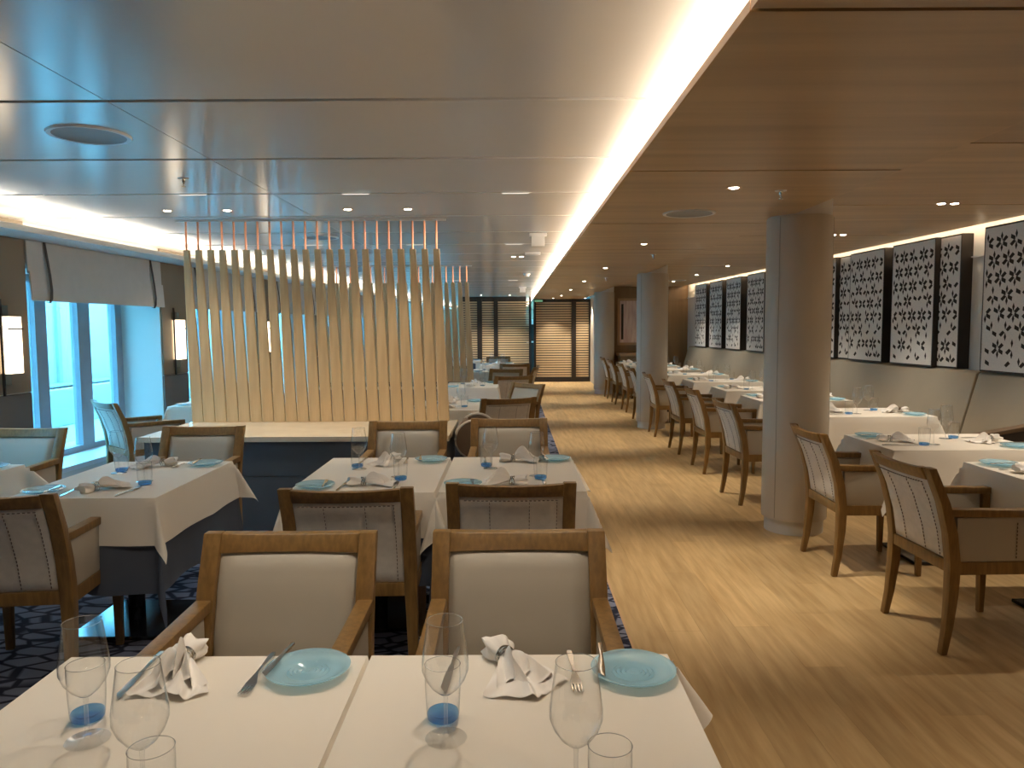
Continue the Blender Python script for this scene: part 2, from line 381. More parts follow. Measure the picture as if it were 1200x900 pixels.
# ---- right wall, light slot
wall_r = struct('wall_right', MB().prism([(rwx(-3) + .16, -3), (rwx(-3) + .3, -3), (rwx(22) + .3, 22), (rwx(22) + .16, 22)], -0.05, 2.7), 'white')
MB().prism([(rwx(-3) + .14, -3), (rwx(-3) + .165, -3), (rwx(22) + .165, 22), (rwx(22) + .14, 22)], 2.14, 2.152).build('joint', 'ceil_gap', wall_r)
struct('ceiling_slot', MB().prism([(rwx(-3) + .0, -3), (rwx(-3) + .3, -3), (rwx(22) + .3, 22), (rwx(22) + .0, 22)], 2.52, 2.57), 'white')
led3 = MB().prism([(rwx(-3) + .03, -3), (rwx(-3) + .05, -3), (rwx(17.0) + .05, 17.0), (rwx(17.0) + .03, 17.0)], ZC + 0.02, ZC + 0.035).build('slot_light', 'slot')
tag(led3, 'warm light strip in the ceiling slot above the floral screens', 'light strip')

# ---- end walls
struct('wall_back', MB().box((0, -3.05, 1.3), (11, 0.1, 2.7)), 'panel_brown')
end = struct('wall_end', MB().box((3.2, 17.2, 1.24), (2.3, 0.1, 2.6)), 'wood_wall')
for (x0, x1, z0, z1) in ((2.07, 2.85, 2.10, 2.40), (2.07, 2.85, 0.0, 2.09), (2.86, 3.95, 2.10, 2.40), (2.86, 3.95, 0.0, 2.09)):
    MB().box(((x0 + x1) / 2, 17.14, (z0 + z1) / 2), (x1 - x0 - .012, 0.02, z1 - z0 - .012)).build('wall_panel', 'wood_wall', end)
struct('wall_return', MB().box((2.24, 19.0, 1.24), (0.16, 3.8, 2.6)), 'column')
struct('wall_passage', MB().box((-1.5, 31.5, 1.3), (8, 0.1, 2.7)), 'panel_brown')
struct('wall_behind_doors', MB().box((1.6, 22.4, 1.3), (1.9, 0.1, 2.7)), 'screen_dark')

# slatted pocket doors at the end of the aisle and slatted screen beyond the window-side tables
def louver(name, x0, x1, D, zt, posts, kind, label=None):
    d = thing(name, label, 'screen', (x0, D, 0)) if label else None
    mb = MB().box(((x0 + x1) / 2, D + 0.10, zt / 2), (x1 - x0, 0.02, zt)) if not label else MB().box(((x1 - x0) / 2, 0.10, zt / 2), (x1 - x0, 0.02, zt))
    if not label:
        d = struct(name, mb, 'screen_dark'); ox, oy = 0, 0
        ox, oy = x0, D
    else:
        mb.build('backing', 'screen_dark', d); ox, oy = 0, 0
    W_ = x1 - x0
    MB().box((ox + W_ / 2, oy, zt - 0.04), (W_, 0.07, 0.08)).build('head_rail', 'screen_dark', d)
    MB().box((ox + W_ / 2, oy, 0.06), (W_, 0.07, 0.12)).build('bottom_rail', 'screen_dark', d)
    for a, b in posts: MB().box((ox + (a + b) / 2, oy - 0.01, zt / 2), (b - a, 0.08, zt)).build('stile', 'screen_dark', d)
    gaps = [(posts[i][1], posts[i + 1][0]) for i in range(len(posts) - 1)]
    for a, b in gaps:
        me = MB().box((0, 0, 0), (b - a, 0.02, 0.043)).mesh('slat', 'blade')
        z = 0.16
        while z < zt - 0.1:
            link('slat', me, d, (ox + (a + b) / 2, oy + 0.01, z)); z += 0.067
    return d
louver('door_1', 0.62, 2.18, 20.75, 2.275, [(0, 0.05), (1.03, 1.15), (1.50, 1.56)], 'structure')
louver('slatted_screen', -1.52, 0.42, 21.9, 2.40, [(0, 0.06), (0.52, 0.66), (1.0, 1.12), (2.02, 2.09)], 'thing',
       'wide slatted wooden screen beyond the farthest window-side tables')
cb = thing('service_cabinet', 'dark service cabinet standing in the narrow passage between the slatted screens', 'cabinet', (0.60, 24.0, 0))
MB().box((0, 0, 0.8), (0.30, 0.4, 1.6)).build('body', 'screen_dark', cb, bevel=0.01)
MB().box((0, -0.21, 1.05), (0.26, 0.04, 0.05)).build('shelf', 'white', cb)
MB().box((0.05, -0.02, 1.68), (0.12, 0.15, 0.16)).build('top_box', 'white', cb, bevel=0.01)
sg = thing('exit_sign', 'small dim green sign above the slatted doors at the aisle end', 'sign', (0.74, 20.66, 2.185))
MB().box((0, 0, 0.04), (0.26, 0.03, 0.08)).build('sign_body', 'screen_dark', sg); MB().box((0, -0.017, 0.04), (0.22, 0.004, 0.05)).build('sign_face', 'green', sg)

pf = thing('framed_picture', 'framed print with painted pinkish glow on the oak end wall between columns', 'picture', (2.66, 17.10, 1.07))
for c, d_ in (((0, 0, 0.05), (0.5, 0.05, 0.06)), ((0, 0, 1.05), (0.5, 0.05, 0.06)), ((-.23, 0, 0.55), (0.05, 0.05, 1.05)), ((.23, 0, 0.55), (0.05, 0.05, 1.05))):
    MB().box(c, d_).build('frame', 'wood_edge', pf)
MB().box((0, 0.005, 0.55), (0.42, 0.02, 0.96)).build('print', 'mirror_glow', pf)
MB().box((-0.15, -0.008, 0.55), (0.05, 0.01, 0.8)).build('dark_band', 'screen_dark', pf)
sb = thing('sideboard', 'low oak sideboard under the framed print on the end wall', 'sideboard', (2.90, 16.83, 0))
MB().box((0, 0, 0.44), (1.0, 0.5, 0.84)).build('body', 'wood_wall', sb, bevel=0.005)
MB().box((0, 0, 0.89), (1.06, 0.56, 0.06)).build('top', 'wood_edge', sb, bevel=0.005)

# ---- columns
def column_meshes():
    r = 0.228
    sh = MB().lathe([(r, 0.105), (r, 0.11), (r, 2.265), (r - 0.006, 2.276)], 48).mesh('shaft', 'column', smooth=True)
    ba = MB().lathe([(r - 0.022, -0.002), (r - 0.022, 0.11)], 48).mesh('plinth', 'column_base', smooth=True)
    tp = MB().lathe([(r - 0.012, 2.275), (r - 0.012, 2.43)], 48).mesh('collar', 'column_base', smooth=True)
    sm = MB()
    for a in (150, 215, 330): sm.box((r * math.cos(R(a)), r * math.sin(R(a)), 1.19), (0.004, 0.006, 2.15), Matrix.Rotation(R(a), 3, 'Z'))
    return [('shaft', sh, [('seam', sm.mesh('seam', 'banquette'))]), ('plinth', ba), ('collar', tp)]
cm = column_meshes()
for y, lab in ((5.48, 'nearest round taupe leather column beside the aisle'), (11.15, 'second round taupe leather column along the aisle'),
               (16.95, 'farthest round taupe leather column along the aisle')):
    place(cm, 'column', lab, 'column', (2.08, y, 0), 0, 'round leather columns along the aisle')

# ---- floral screens on the right wall
def petal_mesh(w, h, seed):
    rnd = random.Random(seed); mb = MB(); p = 0.178; rows = int(h / (p * 0.866))
    for i in range(-1, rows + 2):
        for j in range(-1, int(w / p) + 3):
            cx = j * p + (p / 2 if i % 2 else 0) + 0.02; cz = h - 0.15 - i * p * 0.866
            for k in range(6):
                keep = 0.98 - 0.45 * min(1, max(0, 1 - cz / h)) ** 1.3
                if rnd.random() > keep: continue
                a = R(90 + 60 * k); ux, uz = math.cos(a), math.sin(a); tx, tz = -uz, ux
                r0, r1, hw = 0.011, 0.087, 0.0195
                q = [(r0, 0), (r0 + 0.040, hw * .8), (r1, 0.0), (r0 + 0.040, -hw * .8)] if k % 3 == 0 else [(r0, -hw * .5), (r0 + 0.014, hw), (r1 - .004, hw * .7), (r1 - 0.018, -hw)]
                pts = [(cx + s_ * ux + t_ * tx, cz + s_ * uz + t_ * tz) for s_, t_ in q]
                if all(0.014 < a_ < w - 0.014 and 0.014 < b_ < h - 0.06 for a_, b_ in pts):
                    mb.add([(-0.0012, a_, b_) for a_, b_ in pts], [(0, 1, 2, 3)])
    return mb.mesh('cutout_inlays', 'cutout', fix=False)
PW, PH, PZ = 0.78, 1.285, 1.085
petals = [petal_mesh(PW, PH, s_) for s_ in (3, 11)]
face = MB().box((0.012, PW / 2, PH / 2), (0.024, PW - 0.02, PH - 0.03)).mesh('screen_face', 'screen_face')
frm = MB().box((0.06, 0.008, PH / 2), (0.12, 0.016, PH)).box((0.06, PW - 0.008, PH / 2), (0.12, 0.016, PH)).box((0.06, PW / 2, PH - 0.008), (0.12, PW - .032, 0.016)).box((0.06, PW / 2, 0.008), (0.12, PW - .032, 0.016)).mesh('frame', 'screen_dark')
near_d = [(6.01, 0, 'nearest white floral cut-out screen, at the right frame edge'), (7.20, 0.055, 'rear floral cut-out screen set back beside the bare wall gap'),
          (7.52, 0, 'front floral cut-out screen overlapping the set-back one'), (8.47, 0, 'front floral cut-out screen just right of the nearest column'),
          (9.15, 0.055, 'set-back floral screen half hidden by the nearest column'), (9.62, 0, 'front floral screen hidden mostly by the nearest column'),
          (11.01, 0, 'floral screen whose edge shows left of the nearest column'), (12.05, 0, 'fourth floral screen from the far end of the wall'),
          (13.15, 0, 'third floral screen from the far end of the wall'), (14.17, 0, 'second floral screen from the far end of the wall'),
          (15.19, 0, 'farthest floral cut-out screen beside the oak end wall')]
for i, (D, off, lab) in enumerate(near_d):
    r = thing('floral_screen', lab, 'screen', (rwx(D) - 0.01 + off, D, PZ), math.atan(0.0383), 'floral cut-out screens on the right wall')
    f_ = link('screen_face', face, r); link('frame', frm, r)
    link('cutout_inlays', petals[i % 2], f_, kind='stuff')

# ---- banquette along the right wall
segs = [(2.4, 6.82), (6.84, 11.2), (11.22, 16.5)]
bl = ['olive leather banquette section nearest the camera, along the right wall', 'middle olive leather banquette section along the right wall', 'farthest olive leather banquette section along the right wall']
for (a, b), lab in zip(segs, bl):
    o0 = Vector((rwx(a), a, 0)); r = thing('banquette', lab, 'banquette', o0, 0, 'banquette sections along the right wall')
    def sec(pts, nm, mat, bev=0.0):
        rings = [[Vector((rwx(D) + px_, D, pz_)) - o0 for px_, pz_ in pts] for D in (a + .004, b - .004)]
        MB().loft(rings).build(nm, mat, r, bevel=bev)
    sec([(0.14, 0.38), (0.14, 1.078), (0.03, 1.078), (0.0, 1.06), (-0.16, 0.46), (-0.14, 0.38)], 'backrest', 'banquette', 0.012)
    sec([(-0.72, 0.36), (-0.72, 0.44), (-0.69, 0.465), (-0.15, 0.455), (-0.15, 0.36)], 'seat', 'banquette', 0.012)
    sec([(-0.66, 0.0), (-0.66, 0.36), (0.13, 0.36), (0.13, 0.0)], 'base', 'leather_dark')

# ================================================================== outside the windows
ext = thing('deck_outside', 'bright ship deck and white bulwark seen outside the window', 'deck')
ext['kind'] = 'structure'
MB().box((-7.3, 12, -0.1), (5.0, 40, 0.1)).build('deck', 'ship', ext)
MB().box((-7.9, 12, 1.5), (0.2, 40, 3.2)).build('bulwark', 'ship', ext)
MB().box((-7.55, 12, 0.25), (0.6, 40, 0.6)).build('ledge', 'ship', ext, bevel=0.02)
MB().box((-7.62, 12, 0.585), (0.46, 40, 0.02)).build('ledge_line', 'ship_grey', ext)
for y in (8.1, 10.4, 12.9, 15.3): MB().box((-7.78, y, 1.7), (0.06, 0.10, 2.3)).build('stanchion', 'ship_grey', ext)

# ================================================================== ceiling fixtures
ring = MB().lathe([(0.026, 0.0), (0.040, -0.003), (0.044, 0.0), (0.044, 0.012), (0.026, 0.012)], 24).mesh('trim_ring', 'wood_edge', smooth=True)
lens = MB().lathe([(0.001, -0.004), (0.024, -0.004), (0.028, 0.0)], 20).mesh('lens', 'lens', fix=False)
spot_data = {}
def downlight(x, y, z, label, watts, size=70, blend=0.6, group='ceiling downlights', col=WARM):
    r = place([('trim_ring', ring), ('lens', lens)], 'downlight', label, 'downlight', (x, y, z - 0.001), 0, group)
    if watts:
        key = (watts, size, blend, col)
        if key not in spot_data:
            L = bpy.data.lights.new('downlight_lamp', 'SPOT'); L.energy = watts; L.spot_size = R(size); L.spot_blend = blend
            L.color = col; L.shadow_soft_size = 0.035; spot_data[key] = L
        o = bpy.data.objects.new('downlight_lamp', spot_data[key]); COL.objects.link(o); o.parent = r; o.location = (0, 0, -0.012)
    return r
ORD = ['first', 'second', 'third', 'fourth', 'fifth', 'sixth', 'seventh', 'eighth', 'ninth', 'tenth', 'eleventh', 'twelfth', 'thirteenth']
downlight(1.26, 1.46, ZW, 'aisle downlight in the oak canopy, out of frame nearest the camera', P_AISLE * 0.35)
for k in range(6):
    downlight(1.255 - 0.007 * k, 4.30 + 2.845 * k, ZW, '%s visible downlight along the oak canopy over the aisle' % ORD[k], P_AISLE, 66, 0.8)
for k in range(7):
    D = 3.81 + 1.895 * k
    if k == 0: sides = ((3.22, 'left'), (3.32, 'right'))
    elif k < 3: sides = ((3.22, 'left'), (3.32, 'right'))
    else: sides = ((3.25, ''),)
    for x_, sd in sides:
        downlight(x_, D, ZC, ('%s downlight of the %s pair above the banquette tables' % (sd, ORD[k])) if sd else '%s single downlight above the banquette tables' % ORD[k - 3],
                  P_SIDE if sd else P_SIDE * 1.6, 95, 0.8, 'downlights over the banquette tables')
for i, (x_, y_) in enumerate(((-2.64, 6.15), (-2.18, 6.15), (-1.25, 6.13), (-0.79, 6.13))):
    downlight(x_, y_ - 0.30, ZC, '%s small downlight from the left above the slat screen' % ORD[i], P_SLAT, 100, 0.9, 'downlights above the slat screen')
slot_body = MB().box((0, 0, 0.004), (0.19, 0.016, 0.012)).mesh('slot_housing', 'ceil_white'); slot_lens = MB().box((0, 0, -0.0035), (0.18, 0.010, 0.004)).mesh('slot_lens', 'slot_lens')
def slot_lamp(x, y, label, watts):
    r = place([('slot_housing', slot_body), ('slot_lens', slot_lens)], 'slot_downlight', label, 'downlight', (x, y, ZC - 0.002), 0, 'slot downlights in the ceiling joints')
    L = spot_data.get(('slot', watts))
    if L is None:
        L = bpy.data.lights.new('slot_lamp', 'SPOT'); L.energy = watts; L.spot_size = R(125); L.spot_blend = 1.0; L.color = WARM; L.shadow_soft_size = 0.03
        spot_data[('slot', watts)] = L
    o = bpy.data.objects.new('slot_lamp', L); COL.objects.link(o); o.parent = r; o.location = (0, 0, -0.012)
for j_, D in enumerate((2.034, 5.154, 8.274, 14.514)):
    for i_, x_ in enumerate((-3.25, -2.15, -1.05, 0.03)):
        if j_ == 0 and i_ < 2: continue
        slot_lamp(x_, D, '%s slot downlight from the left in the %s lit ceiling joint' % (ORD[i_], ('out-of-frame', 'first visible', 'second visible', 'farthest')[j_]), P_FRONT if j_ == 0 else P_MID)
for x_, y_, lab in ((0.028, 9.75, 'left downlight of the far pair in the white ceiling'), (0.13, 9.75, 'right downlight of the far pair in the white ceiling')):
    downlight(x_, y_, ZC, lab, 4, 110, 0.9, 'downlights in the white ceiling')
for x_, lab in ((1.12, 'downlight washing the wide slatted door'), (1.98, 'downlight washing the narrow slatted door')):
    downlight(x_, 20.25, ZW, lab, 60, 84, 0.7, 'downlights washing the slatted doors')
for x_, y_, lab in ((-0.85, 21.1, 'left'), (-0.05, 21.1, 'right')):
    downlight(x_, y_, ZC, lab + ' downlight washing the far slatted screen', 60, 90, 0.6, 'downlights washing the far screen')
spk = MB().lathe([(0.001, -0.004), (0.155, -0.004), (0.158, -0.006), (0.175, -0.006), (0.178, 0.0)], 40).mesh('speaker_grille', 'speaker', smooth=True)
rim = MB().lathe([(0.157, -0.0065), (0.176, -0.0085), (0.181, 0.0)], 40).mesh('rim', 'white_metal', smooth=True)
for x_, y_, z_, lab in ((-1.97, 3.59, ZC, 'large round ceiling speaker near the left window'), (-1.91, 7.6, ZC, 'round ceiling speaker beyond the slat screen'),
                        (1.227, 5.245, ZW, 'round grille in the oak canopy left of the nearest column'), (3.25, 14.86, ZC, 'round grille in the oak ceiling near the end wall')):
    place([('grille', spk), ('rim', rim)], 'ceiling_speaker', lab, 'speaker', (x_, y_, z_), 0, 'round ceiling speakers')
spr = [('rose', MB().lathe([(0.001, 0), (0.032, -0.004), (0.034, 0.0)], 20).mesh('rose', 'white_metal', smooth=True)),
       ('head', MB().lathe([(0.010, 0), (0.010, -0.022), (0.004, -0.03), (0.004, -0.045), (0.013, -0.047), (0.013, -0.05), (0.001, -0.05)], 12).mesh('head', 'steel', smooth=True))]
for x_, y_, z_, lab in ((-1.98, 4.62, ZC, 'fire sprinkler in the white ceiling above the slat screen'), (1.556, 4.40, ZW, 'fire sprinkler in the oak canopy above the nearest column'),
                        (1.53, 8.18, ZW, 'second fire sprinkler along the oak canopy'), (1.50, 12.0, ZW, 'third fire sprinkler along the oak canopy')):
    place(spr, 'sprinkler', lab, 'sprinkler', (x_, y_, z_), 0, 'ceiling sprinklers')
det = [('base', MB().lathe([(0.06, 0), (0.06, -0.02)], 20, capt=True).mesh('base', 'white_metal', smooth=True)),
       ('sensor', MB().lathe([(0.045, -0.02), (0.04, -0.05), (0.001, -0.055)], 20).mesh('sensor', 'white_metal', smooth=True))]
plt_ = [('plate', MB().box((0, 0, -0.012), (0.17, 0.09, 0.024)).mesh('plate', 'white_metal', bevel=0.004)), ('sign_panel', MB().box((0, 0, -0.07), (0.13, 0.02, 0.10)).mesh('sign_panel', 'white_metal', bevel=0.003))]
flat = [('plate', MB().box((0, 0, -0.012), (0.19, 0.12, 0.024)).mesh('plate', 'white_metal', bevel=0.006)), ('lens', MB().box((0, 0, -0.026), (0.14, 0.07, 0.006)).mesh('lens', 'white', bevel=0.002))]
place(plt_, 'hanging_sign', 'nearest white box hanging under the white ceiling beside the cove', 'fixture', (0.26, 7.38, ZC))
place(flat, 'emergency_lamp', 'flat white lamp on the white ceiling behind the hanging box', 'fixture', (0.26, 9.24, ZC))
place(det, 'smoke_detector', 'white round detector on the white ceiling near the cove, farther one', 'detector', (0.26, 12.8, ZC))
place(plt_, 'hanging_sign', 'farthest white box hanging under the white ceiling beside the cove', 'fixture', (0.25, 17.0, ZC))

# ================================================================== slat dividers
def slat_mesh():
    rings = []
    for t, w, d, a in ((0, .096, .028, 10), (.35, .088, .028, 7), (.7, .071, .030, 3), (.93, .055, .032, -4), (1, .051, .032, -6)):
        rot = Matrix.Rotation(R(a), 3, 'Z'); z = 1.45 * t
        c = 0.006
        pts = [(-w/2 + c, -d/2), (w/2 - c, -d/2), (w/2, -d/2 + c), (w/2, d/2 - c), (w/2 - c, d/2), (-w/2 + c, d/2), (-w/2, d/2 - c), (-w/2, -d/2 + c)]
        off = Vector((-0.045 * t, 0, z))
        rings.append([rot @ Vector((x_, y_, 0)) + off for x_, y_ in pts])
    return MB().loft(rings).mesh('slat', 'slat', smooth=True, angle=30)
sm_ = slat_mesh()
rod = MB().tube([(-0.046, 0, 1.44), (-0.046, 0, ZC - 0.71 - 0.014)], 0.009, 8).mesh('rod', 'copper', smooth=True)
def divider(D, lab_s, lab_c, x0, n, pitch, full=True):
    xl, xr = x0 - 0.03, x0 + pitch * (n - 1) + 0.16
    c = thing('divider_counter', lab_c, 'counter', ((xl + xr) / 2, D, 0), 0, 'counters under the slat screens')
    w = xr - xl
    MB().box((0, -0.39, 0.69), (w, 1.0, 0.04)).build('marble_top', 'marble', c, bevel=0.004)
    MB().box((0, -0.39, 0.54), (w - 0.06, 0.94, 0.255)).build('upper_panel', 'counter', c)
    MB().box((0, -0.39, 0.205), (w - 0.06, 0.94, 0.405)).build('lower_panel', 'counter', c)
    s = thing('slat_screen', lab_s, 'screen', (x0, D, 0.71), 0, 'tapered slat screens')
    for i in range(n):
        o = link('slat', sm_, s, (i * pitch + 0.045, 0, 0.001)); o.rotation_euler.z = R(random.uniform(-3, 3))
        link('rod', rod, o)
    MB().box((pitch * (n - 1) / 2, 0, ZC - 0.71 - 0.008), (pitch * (n - 1) + 0.16, 0.03, 0.014)).build('mounting_rail', 'ceil_gap', s)
divider(6.36, 'nearest screen of tapered maple slats hanging on copper rods', 'slate blue counter with marble top under the nearest slat screen', -2.72, 22, 0.0997)
divider(11.05, 'farther screen of tapered maple slats behind the nearest one', 'slate blue counter with marble top under the farther slat screen', -2.75, 22, 0.0997)

# ================================================================== furniture prototypes
def chair_parts():
    W2 = 0.27
    path = [(-.288, 0, .029), (-.268, .12, .035), (-.254, .28, .046), (-.250, .42, .050), (-.268, .56, .048), (-.305, .70, .044), (-.372, .86, .038)]
    P = []
    def yb(z):   # centre line of the leaning stile
        for (a, za, _), (b, zb, _) in zip(path[:-1], path[1:]):
            if za <= z <= zb: return a + (b - a) * (z - za) / (zb - za)
        return path[-1][0]
    for sx in (-1, 1):
        wd = lambda z: 0.036 + 0.018 * min(1, z / 0.42)
        rings = [[(sx * (W2 - wd(z)), y - d / 2, z), (sx * W2, y - d / 2, z), (sx * W2, y + d / 2, z), (sx * (W2 - wd(z)), y + d / 2, z)] for y, z, d in path]
        P.append(('rear_leg', MB().loft(rings).mesh('rear_leg', 'chair_wood', bevel=0.004, smooth=True)))
    def bow(x, z): return -0.028 * (1 - (x / W2) ** 2) * min(1, max(0, (z - 0.42) / 0.4))
    def rail(z0, z1, d, nm, dip=0.0, arch=0.0):
        rings = []
        for i in range(9):
            x = -(W2 - 0.052) + 2 * (W2 - 0.052) * i / 8; zz = z1 - dip * (1 - (x / W2) ** 2)
            ya, yb_ = yb(z0) + bow(x, z0), yb(min(.86, z1)) + bow(x, z1)
            rings.append([(x, ya - d / 2, z0), (x, ya + d / 2, z0), (x, yb_ + d / 2, zz), (x, yb_ - d / 2, zz)])
        return (nm, MB().loft(rings).mesh(nm, 'chair_wood', bevel=0.003, smooth=True))
    P.append(rail(0.800, 0.86, 0.036, 'top_rail', 0.010)); P.append(rail(0.375, 0.43, 0.040, 'bottom_rail'))
    hw = W2 - 0.054
    def pad(sgn, puff, base):
        def fn(u, v):
            x = -hw + 2 * hw * u; z = 0.432 + 0.368 * v
            e = min(1, min(u, 1 - u) / 0.05) * min(1, min(v, 1 - v) / 0.05)
            return (x, yb(z) + bow(x, z) + sgn * (base + puff * e ** 0.6), z)
        return MB().grid(fn, 14, 14)
    P.append(('backrest', pad(1, 0.020, 0.004).mesh('backrest', 'vinyl', smooth=True, fix=False, angle=80)))
    st = MB()
    for xs in (-0.09, 0.075, 0.19):
        z = 0.45
        while z < 0.79:
            y = yb(z) + bow(xs, z) - 0.0215
            st.box((xs, y, z), (0.0026, 0.0032, 0.010), Matrix.Rotation(R(14), 3, 'X')); z += 0.017
    for i in range(22):
        x_ = -0.19 + i * 0.018; st.box((x_, yb(.785) + bow(x_, .785) - .0205, 0.785), (0.010, 0.004, 0.004))
    P.append(('back_panel', pad(-1, 0.010, 0.008).mesh('back_panel', 'back_fabric', smooth=True, fix=False, angle=80), [('stitching', st.mesh('stitching', 'stitch', fix=False))]))
    for sx in (-1, 1):
        xc = sx * (W2 - 0.024)
        P.append(('arm', MB().loft([[(xc - .024, y, z), (xc + .024, y, z), (xc + .024, y, z + .034), (xc - .024, y, z + .034)] for y, z in ((-.285, .640), (-.02, .634), (.235, .630))]).mesh('arm', 'chair_wood', bevel=0.004, smooth=True)))
        P.append(('front_leg', MB().loft([[(xc - a, .205 - a + .012, z), (xc + a, .205 - a + .012, z), (xc + a, .205 + a + .006, z), (xc - a, .205 + a + .006, z)] for z, a in ((0, .016), (.36, .022), (.632, .022))]).mesh('front_leg', 'chair_wood', bevel=0.003, smooth=True)))
        P.append(('side_rail', MB().box((xc, -.015, 0.40), (0.036, 0.43, 0.06)).mesh('side_rail', 'chair_wood', bevel=0.003)))
        s2 = MB(); z = .45
        while z < .61: s2.box((sx * (W2 - .0065), 0.03, z), (0.0026, 0.0032, 0.010)); z += .017
        P.append(('side_panel', MB().box((xc, -.03, 0.532), (0.030, 0.43, 0.205)).mesh('side_panel', 'vinyl', bevel=0.008, smooth=True), [('stitching', s2.mesh('stitching', 'stitch', fix=False))]))
    P.append(('front_rail', MB().box((0, .212, 0.395), (0.46, 0.03, 0.06)).mesh('front_rail', 'chair_wood', bevel=0.003)))
    P.append(('seat', MB().box((0, 0.005, 0.455), (0.44, 0.47, 0.085)).mesh('seat', 'vinyl', bevel=0.022, smooth=True)))
    return P
CH = chair_parts()
def chair(x, y, deg, label, group):
    return place(CH, 'dining_chair', label, 'chair', (x, y, 0.0025), R(deg), group)

# tables: top, column, base plate; the cloths lie on them as things of their own
TW, TL = 0.68, 0.93
TB = [('tabletop', MB().box((0, 0, 0.730), (TW - .01, TL - .01, 0.03)).mesh('tabletop', 'chair_wood', bevel=0.004)),
      ('pedestal', MB().lathe([(0.04, 0.02), (0.04, 0.715)], 20).mesh('pedestal', 'dark_metal', smooth=True)),
      ('base_plate', MB().box((0, 0, 0.012), (0.44, 0.5, 0.018)).mesh('base_plate', 'dark_metal', bevel=0.004))]
def drape(h, seed, ears=(.6, .6, .6, .6), flare=0.10, ear=1.0, wob=0.006, zt=0.7485, w=TW, l=TL):
    rnd = random.Random(seed); ph = [rnd.uniform(0, 6.28) for _ in range(8)]
    nI, nO = 12, 10
    us = [-w/2 - h + h * i / nO for i in range(nO)] + [-w/2 + w * i / nI for i in range(nI + 1)] + [w/2 + h * (i + 1) / nO for i in range(nO)]
    vs_ = [-l/2 - h + h * i / nO for i in range(nO)] + [-l/2 + l * i / nI for i in range(nI + 1)] + [l/2 + h * (i + 1) / nO for i in range(nO)]
    def pt(u, v):
        a = max(0, abs(u) - w/2); b = max(0, abs(v) - l/2); sx = 1 if u > 0 else -1; sy = 1 if v > 0 else -1
        cx = max(-w/2, min(w/2, u)); cy = max(-l/2, min(l/2, v))
        if a == 0 and b == 0: return (u, v, zt)
        r = math.hypot(a, b); th = math.atan2(b, a)
        out = flare * r + 0.004 * min(1, r / .02)
        rip = wob * (r / h) * (math.sin(cx * 17 + ph[0] + 2 * sy) + math.sin(cy * 13 + ph[1] + sx))
        ear_ = ear * ears[(1 if sx > 0 else 0) + (2 if sy > 0 else 0)]
        cf = math.sin(2 * th)                        # 0 on the sides, 1 on the corner's fold
        dx, dy = math.cos(th), math.sin(th)
        o = out + rip * (1 - cf) + ear_ * r * cf ** 2 * 0.55
        z = zt - r * math.sqrt(max(0.05, 1 - min(.9, (flare + ear_ * .55 * cf ** 2)) ** 2))
        return (cx + sx * o * dx * (1 if a else 0) , cy + sy * o * dy * (1 if b else 0), z)
    mb = MB(); n = len(us); mb.v = [pt(u, v) for v in vs_ for u in us]
    mb.f = [(j * n + i, j * n + i + 1, (j + 1) * n + i + 1, (j + 1) * n + i) for j in range(len(vs_) - 1) for i in range(n - 1)]
    return mb
def cloth_mesh(h, seed, mat, **kw):
    me = drape(h, seed, **kw).mesh('tablecloth', mat, smooth=True, angle=70)
    return me
CL = [cloth_mesh(0.21, s_, 'cloth', zt=0.7500, ears=e_) for s_, e_ in ((1, (.5, .7, .6, .9)), (2, (.6, .4, .8, .7)), (3, (.6, .35, .7, 1.02)), (11, (.45, .6, .55, .75)))]
CLR = [cloth_mesh(0.29, s_, 'cloth', flare=0.06, zt=0.7500) for s_ in (4, 5, 6)]
SK = [cloth_mesh(0.43, s_, 'skirt', flare=0.03, ear=0.26, wob=0.014, zt=0.7475) for s_ in (7, 8)]

# ---- tableware
def wine_meshes(n):
    bowl = [(.0045, .083), (.012, .087), (.024, .097), (.036, .114), (.0425, .132), (.0425, .148), (.0395, .172), (.0355, .20), (.0325, .2225)]
    stem = [(.0055, .006), (.0042, .012), (.0036, .03), (.0036, .07), (.0045, .083)]
    foot = [(.0385, .0012), (.038, .0022), (.020, .004), (.0055, .007)]
    return bowl, stem, foot
b_, s_2, f_2 = wine_meshes(0)
WG_near = [('bowl', MB().lathe(b_, 40).mesh('bowl', 'glass', smooth=True, fix=False, angle=80), [('rim', MB().lathe([(.0325, .2222), (.0332, .2229), (.0325, .2237), (.0317, .2229), (.0325, .2222)], 40).mesh('rim', 'rim_glint', smooth=True))]),
           ('stem', MB().lathe(s_2, 14).mesh('stem', 'stem', smooth=True)), ('foot', MB().lathe(f_2, 40).mesh('foot', 'stem', smooth=True))]
WG_far = MB().lathe(f_2 + s_2[1:] + b_[1:], 20).mesh('wine_glass', 'glass', smooth=True, fix=False, angle=80)
tb = [(.030, .003), (.0315, .012), (.0335, .05), (.0345, .085), (.034, .108)]
TG_near = [('glass_wall', MB().lathe(tb, 40).mesh('glass_wall', 'glass', smooth=True, fix=False, angle=80), [('rim', MB().lathe([(.0340, .1076), (.0348, .1084), (.0340, .1092), (.0332, .1084), (.0340, .1076)], 40).mesh('rim', 'rim_glint', smooth=True))]),
           ('blue_base', MB().lathe([(.0005, .001), (.027, .001), (.0300, .004), (.0307, .010), (.029, .016), (.020, .008), (.0005, .006)], 32).mesh('blue_base', 'blue_base', smooth=True))]
def two_mat_tumbler():
    a = MB().lathe(tb, 20); k = len(a.f); a.lathe([(.0005, .001), (.029, .002), (.0305, .014), (.0005, .012)], 20)
    me = a.mesh('tumbler', ['glass', 'blue_base'], smooth=True, fix=False)
    for i, p in enumerate(me.polygons): p.material_index = 0 if i < k else 1
    return me
TG_far = two_mat_tumbler()
